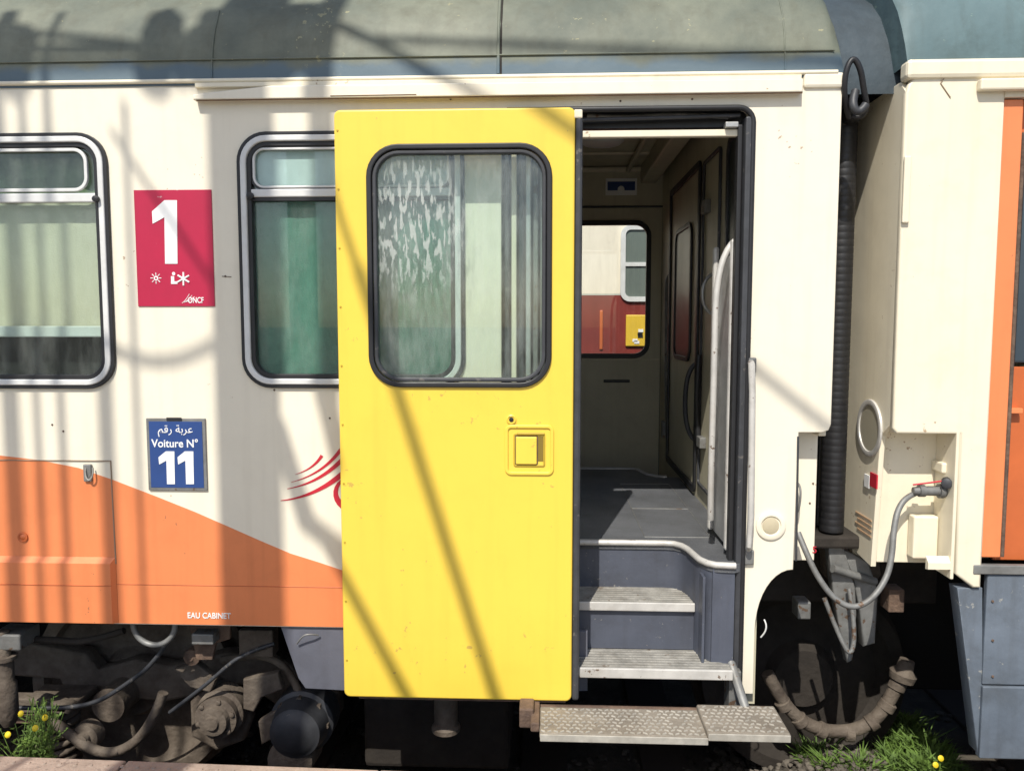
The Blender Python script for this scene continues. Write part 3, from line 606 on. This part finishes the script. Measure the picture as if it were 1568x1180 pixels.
# ================================================================ UNDERFRAME + BOGIE
bg=empty('train_bogie')
box('underframe_dark_block',XL,1.0,.95,1.7,.55,1.25,BLACK,bg,.02)  # black box added for a dark background under the carriage
box('underframe_sole',XL,xo0,.10,.2,zB-.04,zB+.08,DARK,bg,.01)
box('underframe_floor',XL,xo1,.2,2.5,zB-.0,zB+.05,DARK,bg,.0)
wz=.60; 
def wheel(x,yy):
    lathe('wheel',(x,yy,wz),(0,-1,0),[(-.07,.05),(-.07,.40),(-.07,.49),(-.04,.495),(-.035,.462),(.06,.455),(.065,.40),(.03,.385),(.01,.34),(.015,.16),(.07,.13),(.07,.06)],BOGIE,bg,64)
wheel(P(215,1085,.55).x,.55); wheel(P(215,1085,.55).x,2.0)
wheel(P(215,1085,.55).x-2.5,.55)
lathe('axle',(P(215,1085,.55).x,.3,wz),(0,1,0),[(0,.07),(2.0,.07)],BOGIE,bg)
yb=.32
poly3('bogie_frame',[(-700,985),(40,985),(70,990),(130,1000),(150,1025),(205,1010),(260,1020),(300,1010),(340,1000),(420,1000),(470,1040),(520,1060),(520,1095),(430,1085),(380,1050),(330,1045),(300,1065),(250,1075),(205,1070),(150,1085),(110,1075),(90,1040),(20,1035),(-700,1035)],yb+.1,.08,BOGIE,bg,.012)
def axlebox(px,py,yy,r,m=BOGIE):
    c=P(px,py,yy)
    lathe('axle_box',c+Vector((0,.12,0)),(0,-1,0),[(0,r*1.15),(.08,r*1.15),(.09,r),(.12,r),(.125,r*.72),(.15,r*.66),(.155,r*.35),(.165,r*.3),(.167,.004)],m,bg,28)
    for k in range(6):
        a=k*math.pi/3+.3
        lathe('axle_box_bolt',c+Vector((r*.85*math.cos(a),.005,r*.85*math.sin(a))),(0,-1,0),[(0,.011),(.014,.011),(.016,.008)],BOGIE,bg,6)
axlebox(330,1100,.18,.085,BOGIE)
poly3('axle_arm',[(290,1075),(330,1045),(372,1062),(385,1100),(372,1135),(330,1150),(292,1128)],.28,.06,BOGIE,bg,.015)
lathe('buffer_cone',P(462,1105,.22),(0,-1,0),[(-.1,.13),(0,.13),(.01,.115),(.09,.10),(.095,.085),(.11,.07),(.115,.02)],RUBBER2,bg,30)
for k in range(8):
    a=k*math.pi/4; lathe('cone_bolt',P(462,1105,.22)+Vector((.107*math.cos(a),-.0,.107*math.sin(a))),(0,-1,0),[(0,.012),(.03,.012)],BOGIE,bg,6)
lathe('cone_lower',P(450,1155,.2),(0,-1,.1),[(-.1,.09),(.05,.09),(.07,.06)],BOGIE,bg,22)
poly3('brake_bracket',[(372,1040),(425,1030),(432,1055),(400,1068),(388,1090),(372,1085)],.2,.04,BOGIE,bg)
poly3('brake_lever',[(265,1025),(300,1015),(330,1040),(322,1060),(290,1052)],.22,.04,BOGIE,bg)
poly3('brake_lever',[(395,1105),(425,1085),(440,1100),(420,1130),(400,1140)],.2,.04,BOGIE,bg)
poly3('spring_leaf_pack',[(-40,1068),(60,1070),(105,1082),(100,1092),(60,1088),(-40,1088)],.2,.06,BOGIE,bg)
poly3('spring_leaf_pack_2',[(-40,1092),(50,1092),(85,1102),(80,1110),(50,1108),(-40,1108)],.21,.06,RUST,bg)
lathe('pivot_pin',P(140,1120,.25),(0,-1,0),[(0,.06),(.05,.055),(.055,.03),(.08,.028),(.085,.01)],BOGIE,bg,20)
lathe('pivot_pin',P(300,1000,.2),(0,-1,0),[(0,.035),(.04,.032),(.045,.015),(.05,.01)],RUST,bg,20)
poly3('hanger_plate',[(288,955),(352,955),(352,978),(330,985),(325,1010),(300,1010),(296,985)],.14,.02,RUST,bg,.003)
box('terminal_box',P(300,970,.12).x,P(333,970,.12).x,.08,.14,P(0,978,.1).z,P(0,962,.1).z,GREYM,bg,.005)
box('data_box',P(368,970,.2).x,P(420,970,.2).x,.18,.25,P(0,995,.2).z,P(0,955,.2).z,BOGIE,bg,.005)
cx,cz=P(236,955,.06).x,P(236,955,.06).z
tube('hose_loop',[(cx+.082*math.cos(a),.06,cz+.082*math.sin(a)) for a in [math.radians(t) for t in range(175,366,10)]],.011,GREYM,bg)
tube('air_pipe',[P(-60,1080,.15),P(60,1085,.15),P(140,1080,.14),P(190,1050,.12),P(240,1012,.1),P(268,965,.1)],.009,RUBBER2,bg)
tube('air_pipe_2',[P(260,1090,.18),P(300,1060,.15),P(330,1035,.15),P(370,1000,.15),P(420,985,.18)],.008,RUBBER2,bg)
tube('air_pipe_3',[P(80,1100,.2),P(110,1130,.18),P(170,1160,.16),P(230,1120,.16),P(250,1060,.17)],.020,BOGIE,bg)
tube('air_pipe_4',[P(-60,975,.12),P(80,978,.12),P(130,985,.12),P(190,965,.12)],.013,DARK,bg)
tube('air_pipe_5',[P(340,1010,.3),P(380,1000,.3),P(430,1010,.28),P(455,1050,.25),P(470,1085,.2)],.016,BOGIE,bg)
lathe('damper',P(14,1110,.05),(.0,0,1),[(0,.02),(.02,.03),(.05,.036),(.17,.036),(.18,.028),(.26,.028),(.265,.04),(.28,.04),(.28,.02),(.38,.02)],BOGIE,bg,20)
box('damper_bracket',P(0,980,.05).x-.03,P(36,980,.05).x,.03,.15,P(0,992,.05).z,P(0,968,.05).z,GREYM,bg,.006)
c=P(90,1130,.3); tube('coil_spring',[(c.x+.075*math.cos(t*.6),.3+.075*math.sin(t*.6),c.z-.1+t*.0035) for t in range(0,75)],.016,BOGIE,bg,res=2)
box('spring_plate',c.x-.12,c.x+.12,.2,.4,c.z+.16,c.z+.19,BOGIE,bg,.008)
box('equipment_box',P(560,1050,.4).x,P(780,1050,.4).x,.35,.8,P(0,1150,.4).z,P(0,960,.4).z,DARK,bg,.02)
lathe('drain_pipe',P(683,1118,.1),(0,0,1),[(0,.05),(.004,.055),(.02,.055),(.03,.045),(.3,.045)],BOGIE,bg,20)
box('right_dark_block',xa+.05,XR,.9,1.6,.45,1.3,BLACK,bg,.02)  # another black box, added so the view under the gap stays dark
box('headstock',xa+.02,x146+.2,.5,.62,1.02,1.24,DARK,bg,.01)
lathe('wheel_right',(P(1230,1040,.6).x+.03,.75,wz),(0,-1,0),[(-.07,.05),(-.07,.49),(-.04,.49),(-.035,.46),(.06,.455),(.065,.40),(.01,.34),(.015,.16),(.07,.13),(.07,.06)],DARK,bg,56)
tube('wire_hook',[P(1165,975,.05),P(1172,968,.04),P(1174,955,.04),P(1170,948,.05)],.003,WHITETRIM,bg)
box('far_light_block',XL,XR,2.5,2.53,.25,1.2,DARK,bg,0)  # sheet added along the far side to keep daylight from showing underneath

# ================================================================ TRACK, GROUND, PLATFORM
ground_m=mat('ballast_ground',(.10,.085,.065),.95,var=.5,scale=5,bump=1,bscale=45,col2=(.045,.038,.03))
bm=bmesh.new(); S=400
vs=[bm.verts.new(v) for v in ((-S,-S,0),(S,-S,0),(S,S,0),(-S,S,0))]; bm.faces.new(vs)
me=bpy.data.meshes.new('ground'); bm.to_mesh(me); bm.free(); link(me,'ground',ground_m,None)
tr=empty('railway_track')
SLP=mat('sleeper_wood',(.06,.045,.035),.9)
for yy in (.6,2.04):
    bm=bmesh.new(); pr=[(-.07,.02),(-.07,.035),(-.012,.05),(-.012,.105),(-.036,.115),(-.036,.142),(.036,.142),(.036,.115),(.012,.105),(.012,.05),(.07,.035),(.07,.02)]
    A=[bm.verts.new((-12,yy+a,b)) for a,b in pr];B=[bm.verts.new((12,yy+a,b)) for a,b in pr]
    for i in range(len(pr)): bm.faces.new((A[i],A[(i+1)%12],B[(i+1)%12],B[i]))
    bmesh.ops.recalc_face_normals(bm,faces=bm.faces); me=bpy.data.meshes.new('rail'); bm.to_mesh(me); bm.free(); link(me,'rail',RUST,tr)
for i in range(-18,19): box('sleeper',i*.6-.12,i*.6+.12,.05,2.6,-.1,.02,SLP,tr,.01)
stone=mat('ballast_stone',(.15,.13,.105),.9,var=.5,scale=8,bump=.4)
def mz(x,yy): return .34*math.exp(-((x-1.35)/.45)**2)*math.exp(-((yy-.5)/.4)**2)
bm=bmesh.new()
for i in range(2400):
    x=random.uniform(-3,3) if i<1500 else random.uniform(.8,1.8); yy=random.uniform(-.3,1.6) if i<1500 else random.uniform(-.1,1.1); s=random.uniform(.007,.024)
    t=bmesh.ops.create_icosphere(bm,subdivisions=1,radius=s)
    c=Vector((x,yy,random.uniform(.0,.01)+mz(x,yy)))
    k=Vector((random.uniform(.7,1.4),random.uniform(.7,1.4),random.uniform(.5,.9)))
    for v in t['verts']: v.co=Vector((v.co.x*k.x,v.co.y*k.y,v.co.z*k.z))*random.uniform(.8,1.15)+c
me=bpy.data.meshes.new('gravel'); bm.to_mesh(me); bm.free(); link(me,'gravel',stone,None)
pf=empty('station_platform')
pm=mat('platform_paving',(.40,.31,.25),.85,var=.35,scale=5,bump=.5,bscale=60,chip=.14,chipcol=(.22,.17,.14),grime=.4)
zp=.835
ea=PZ(0,1156,zp+.004); eb=PZ(700,1182,zp+.004); sl=(eb.y-ea.y)/(eb.x-ea.x)
ye=lambda x:ea.y+sl*(x-ea.x)
plate('platform_slab',[(-12,ye(-12)-.32),(14,ye(14)-.32),(14,-9),(-12,-9)],[],zp,zp+.05,mat('platform_asphalt',(.30,.28,.26),.9,var=.3,scale=3,bump=.4),pf,axis='z')
for i in range(-14,16):
    x0=i*.8+.3;x1=x0+.793
    plate('kerb_stone',[(x0,ye(x0)),(x1,ye(x1)),(x1,ye(x1)-.31),(x0,ye(x0)-.31)],[],zp+.004,.16,pm,pf,.005,axis='z')
plate('platform_wall',[(-12,ye(-12)-.03),(14,ye(14)-.03),(14,ye(14)-.2),(-12,ye(-12)-.2)],[],zp-.157,.72,ground_m,pf,axis='z')
for i in range(-60,70):
    x=i*.05-.3
    if abs(x)<3: lathe('tactile_stud',(x,ye(x)-.035,zp+.004),(0,0,1),[(0,.007),(.003,.005)],pm,pf,8)

# ================================================================ VEGETATION
def veg(name,cs,m,blade_h,blade_w,n):
    bm=bmesh.new()
    for _ in range(n):
        cx,cy,cr,cz=random.choice(cs)
        a=random.uniform(0,6.28); rr_=cr*math.sqrt(random.random())
        x=cx+rr_*math.cos(a); yy=cy+rr_*math.sin(a)*.6; hh=blade_h*random.uniform(.3,1.2)*(1.15-rr_/cr*.6); th=random.uniform(0,6.28); w=blade_w*random.uniform(.5,1.4)
        lean=Vector((random.uniform(-.8,.8),random.uniform(-.8,.8),0))*hh
        u=Vector((math.cos(th),math.sin(th),0))*w
        b0=Vector((x,yy,cz)); p1=b0+lean*.35+Vector((0,0,hh*.6)); p2=b0+lean+Vector((0,0,hh*random.uniform(.7,1)))
        v=[bm.verts.new(b0-u),bm.verts.new(b0+u),bm.verts.new(p1+u*.8),bm.verts.new(p1-u*.8),bm.verts.new(p2)]
        bm.faces.new(v[:4]); bm.faces.new((v[3],v[2],v[4]))
    me=bpy.data.meshes.new(name); bm.to_mesh(me); bm.free(); return link(me,name,m,None)
gm=mat('grass_green',(.13,.22,.035),.7,var=.5,scale=14,col2=(.05,.09,.018))
def G(px,py,y,r): 
    p=P(px,py,y); return (p.x,y,r,max(0,p.z-.02))
veg('grass',[G(1235,1145,.8,.10),G(1250,1168,.62,.09),G(1350,1160,.7,.1),G(1385,1140,.75,.13),G(1370,1180,.5,.14),G(1415,1155,.6,.12),G(1430,1185,.4,.12),G(1385,1120,.85,.08),G(1320,1188,.45,.09),G(1270,1185,.5,.05)],gm,.135,.0065,4600)
bm=bmesh.new(); nx,ny=40,24; V=[]
for i in range(nx+1):
    row=[]
    for j in range(ny+1):
        x=.6+1.4*i/nx; yy=-.1+1.5*j/ny
        row.append(bm.verts.new((x,yy,mz(x,yy)+random.uniform(-.012,.012)-.004)))
    V.append(row)
for i in range(nx):
    for j in range(ny): bm.faces.new((V[i][j],V[i+1][j],V[i+1][j+1],V[i][j+1]))
me=bpy.data.meshes.new('earth_mound'); bm.to_mesh(me); bm.free(); link(me,'earth_mound',ground_m,None)
fp=empty('dandelion_plant'); YF=mat('flower_yellow',(.8,.6,.02),.6)
base=P(50,1180,-.27)
bml=bmesh.new()
for k in range(80):
    px=random.gauss(48,26); py=random.uniform(1065,1165)
    if py<1100: px=random.gauss(65,12)
    t=P(px,py,random.uniform(-.34,-.12)); b0=Vector((base.x+random.uniform(-.08,.08),-.25,base.z-.05))
    mid=(b0+t)/2+Vector((random.uniform(-.02,.02),0,.02))
    tube('stem',[b0,mid,t],.0013,gm,fp,res=3)
    for q in range(8):
        s=random.uniform(.2,1); c=b0.lerp(t,s); a=random.uniform(0,6.28); d=Vector((math.cos(a),math.sin(a)*.7,random.uniform(-.2,.8)))*random.uniform(.014,.034); w=d.cross(Vector((0,0,1))).normalized()*.0045
        bml.faces.new([bml.verts.new(c),bml.verts.new(c+d*.5+w),bml.verts.new(c+d),bml.verts.new(c+d*.5-w)])
me=bpy.data.meshes.new('leaves'); bml.to_mesh(me); bml.free(); link(me,'leaves',gm,fp)
for px,py,yy in ((55,1114,-.33),(13,1124,-.33),(33,1092,-.2),(70,1098,-.28)):
    lathe('flower_head',P(px,py,yy),(0,-1,.4),[(0,.005),(.004,.011),(.007,.009),(.009,.003)],YF,fp,9)
f2=empty('dandelion_plant')
for px,py in ((1440,1160),(1432,1170)):
    lathe('flower_head',P(px,py,.3),(0,-1,.4),[(0,.005),(.004,.012),(.008,.004)],YF,f2,9); p=P(px,py,.305); tube('stem',[p,p-Vector((0,0,.2))],.002,gm,f2)

# ================================================================ TRAIN ON THE OPPOSITE TRACK
c3=empty('passenger_carriage'); y3=5.2
def Z3(py): return P(900,py,y3).z
wx0,wx1=P(950,400,y3).x,P(1040,400,y3).x
wb=(wx0,Z3(462),wx1,Z3(345))
plate('side_wall',[(-8,Z3(450)),(-8,3.5),(9,3.5),(9,Z3(450))],[],y3,.05,CREAM,c3)
plate('red_band',[(-8,.9),(-8,Z3(452)),(9,Z3(452)),(9,.9)],[],y3-.002,.05,mat('maroon_paint',(.24,.04,.032),.4,var=.3,streak=.3,grime=.3),c3)
FW=mat('far_window_glass',(.15,.18,.16),.15)
for xo in (-4,-2,0,2,4):
    b=(wb[0]+xo*1.0,wb[1],wb[2]+xo*1.0,wb[3]); ring('window_frame',b,.1,.05,y3-.03,.03,WHITETRIM,c3); plate('window_pane',rr(*shrink(b,.04),.08),[],y3-.012,.01,FW,c3); 
    box('window_bar',b[0]+.05,b[2]-.05,y3-.028,y3-.013,Z3(408),Z3(402),WHITETRIM,c3,0)
bb=(P(958,0,y3).x,Z3(530),P(988,0,y3).x,Z3(482)); box('yellow_equipment_plate',bb[0],bb[2],y3-.03,y3-.003,bb[1],bb[3],mat('plate_yellow',(.75,.5,.05),.4,grime=.4),c3,.01)
for k in range(5):
    a=random.uniform(bb[0]+.01,bb[2]-.06); e=random.uniform(bb[1]+.01,bb[3]-.05); box('plate_label',a,a+.05,y3-.036,y3-.031,e,e+.03,(WHITE,RUBBER)[k%2],c3,0)
bb=(P(918,0,y3).x,Z3(535),P(923,0,y3).x,Z3(475)); box('door_strip',bb[0],bb[2],y3-.02,y3-.003,bb[1],bb[3],ORANGE2,c3,.01)
roof('roof',-8,9,3.5,ROOF2,c3,yoff=y3)
box('underframe',-8,9,y3+.3,y3+2,.5,.95,DARK,c3,0)

# ================================================================ OVERHEAD LINE STRUCTURE (behind the photographer; casts the shadows)
cm=empty('catenary_mast'); MM=mat('galvanised_steel',(.35,.36,.36),.5,metal=.5,var=.2)
YO=3.7
def O(px,py,yo=YO):
    p=P(px,py,0); return Vector((p.x-SUN.x*yo,-yo,p.z-SUN.z*yo))
xl=O(326,450).x; xrr=O(424,450).x; ztop=O(0,-260).z
box('mast_column',xl,xrr,-YO-.02,-YO+.02,0.8,ztop,MM,cm,.005)
xt=O(497,450).x
box('mast_channel',xt-.042,xt+.042,-YO-.02,-YO+.02,O(0,610).z,ztop,MM,cm,.003)
for px,w,zt_ in ((165,.024,560),(97,.013,-40),(212,.010,160),(20,.028,-40),(60,.012,160)):
    x=O(px,700).x; box('drop_pipe',x-w,x+w,-YO-w,-YO+w,.84,O(0,zt_).z,MM,cm,.003)
def rod(name,a,b,r,yo=YO): return tube(name,[O(*a,yo),O(*b,yo)],r,MM,cm)
for a,b,r in (((425,655),(470,800),.035),((470,800),(535,850),.03),((497,600),(535,760),.04),
              ((480,-10),(900,285),.020),((480,-10),(380,60),.03),
              ((575,480),(790,1150),.024),((500,830),(660,1130),.022),((490,220),(600,560),.014),
              ((1150,560),(1275,660),.015),((560,45),(1300,95),.014),((-60,65),(320,70),.020),((-60,100),(320,95),.014),((230,-40),(300,120),.03),
              ((280,130),(240,20),.02),((3,20),(230,60),.015),((424,130),(480,60),.03),((170,200),(330,440),.010)):
    rod('bracket_tube',a,b,r)
tube('jumper_wire',[O(150,525),O(200,548),O(245,556),O(290,548),O(330,525)],.016,MM,cm)
INS=mat('insulator_brown',(.12,.05,.03),.2)
def insul(a,b,n,r):
    a=O(*a);b=O(*b);d=(b-a);L_=d.length;pr=[]
    for i in range(n):
        s=L_*i/n; e=L_/n
        pr+=[(s,.02),(s+e*.2,r),(s+e*.45,r),(s+e*.65,.02)]
    lathe('insulator',a,d,pr,INS,cm,16)
insul((15,120),(15,20),3,.08); insul((235,125),(235,-30),4,.07); insul((310,125),(310,-40),4,.06)
insul((210,45),(345,45),4,.05)
box('switch_frame',O(340,60).x,O(478,60).x,-YO-.02,-YO+.02,O(0,118).z,O(0,-60).z,MM,cm,.01)

# ================================================================ LIGHT, WORLD, CAMERA
w=bpy.data.worlds.new('World'); scn.world=w; w.use_nodes=True
N=w.node_tree.nodes; Lk=w.node_tree.links
sky=N.new('ShaderNodeTexSky'); sky.sky_type='NISHITA'; sky.sun_disc=False
el=math.asin(1.25/SUN.length); sky.sun_elevation=el; sky.sun_rotation=math.radians(180+14.6); sky.air_density=1.0; sky.dust_density=1.5
Lk.new(sky.outputs[0],N['Background'].inputs[0]); N['Background'].inputs[1].default_value=.14
sl_=bpy.data.lights.new('sun','SUN'); sl_.energy=5; sl_.angle=math.radians(.42); sl_.color=(1,.955,.87)
so=bpy.data.objects.new('sun',sl_); so.rotation_euler=SUN.to_track_quat('-Z','Y').to_euler(); so.location=(-3,-8,12); scn.collection.objects.link(so)
cam=bpy.data.cameras.new('camera'); cam.sensor_width=36; cam.lens=36*FP/1568; cam.clip_start=.05; cam.clip_end=1000
co=bpy.data.objects.new('camera',cam); co.location=CAM; co.rotation_euler=ROT.to_euler(); scn.collection.objects.link(co); scn.camera=co
scn.view_settings.view_transform='Standard'; scn.view_settings.look='None'; scn.view_settings.exposure=0
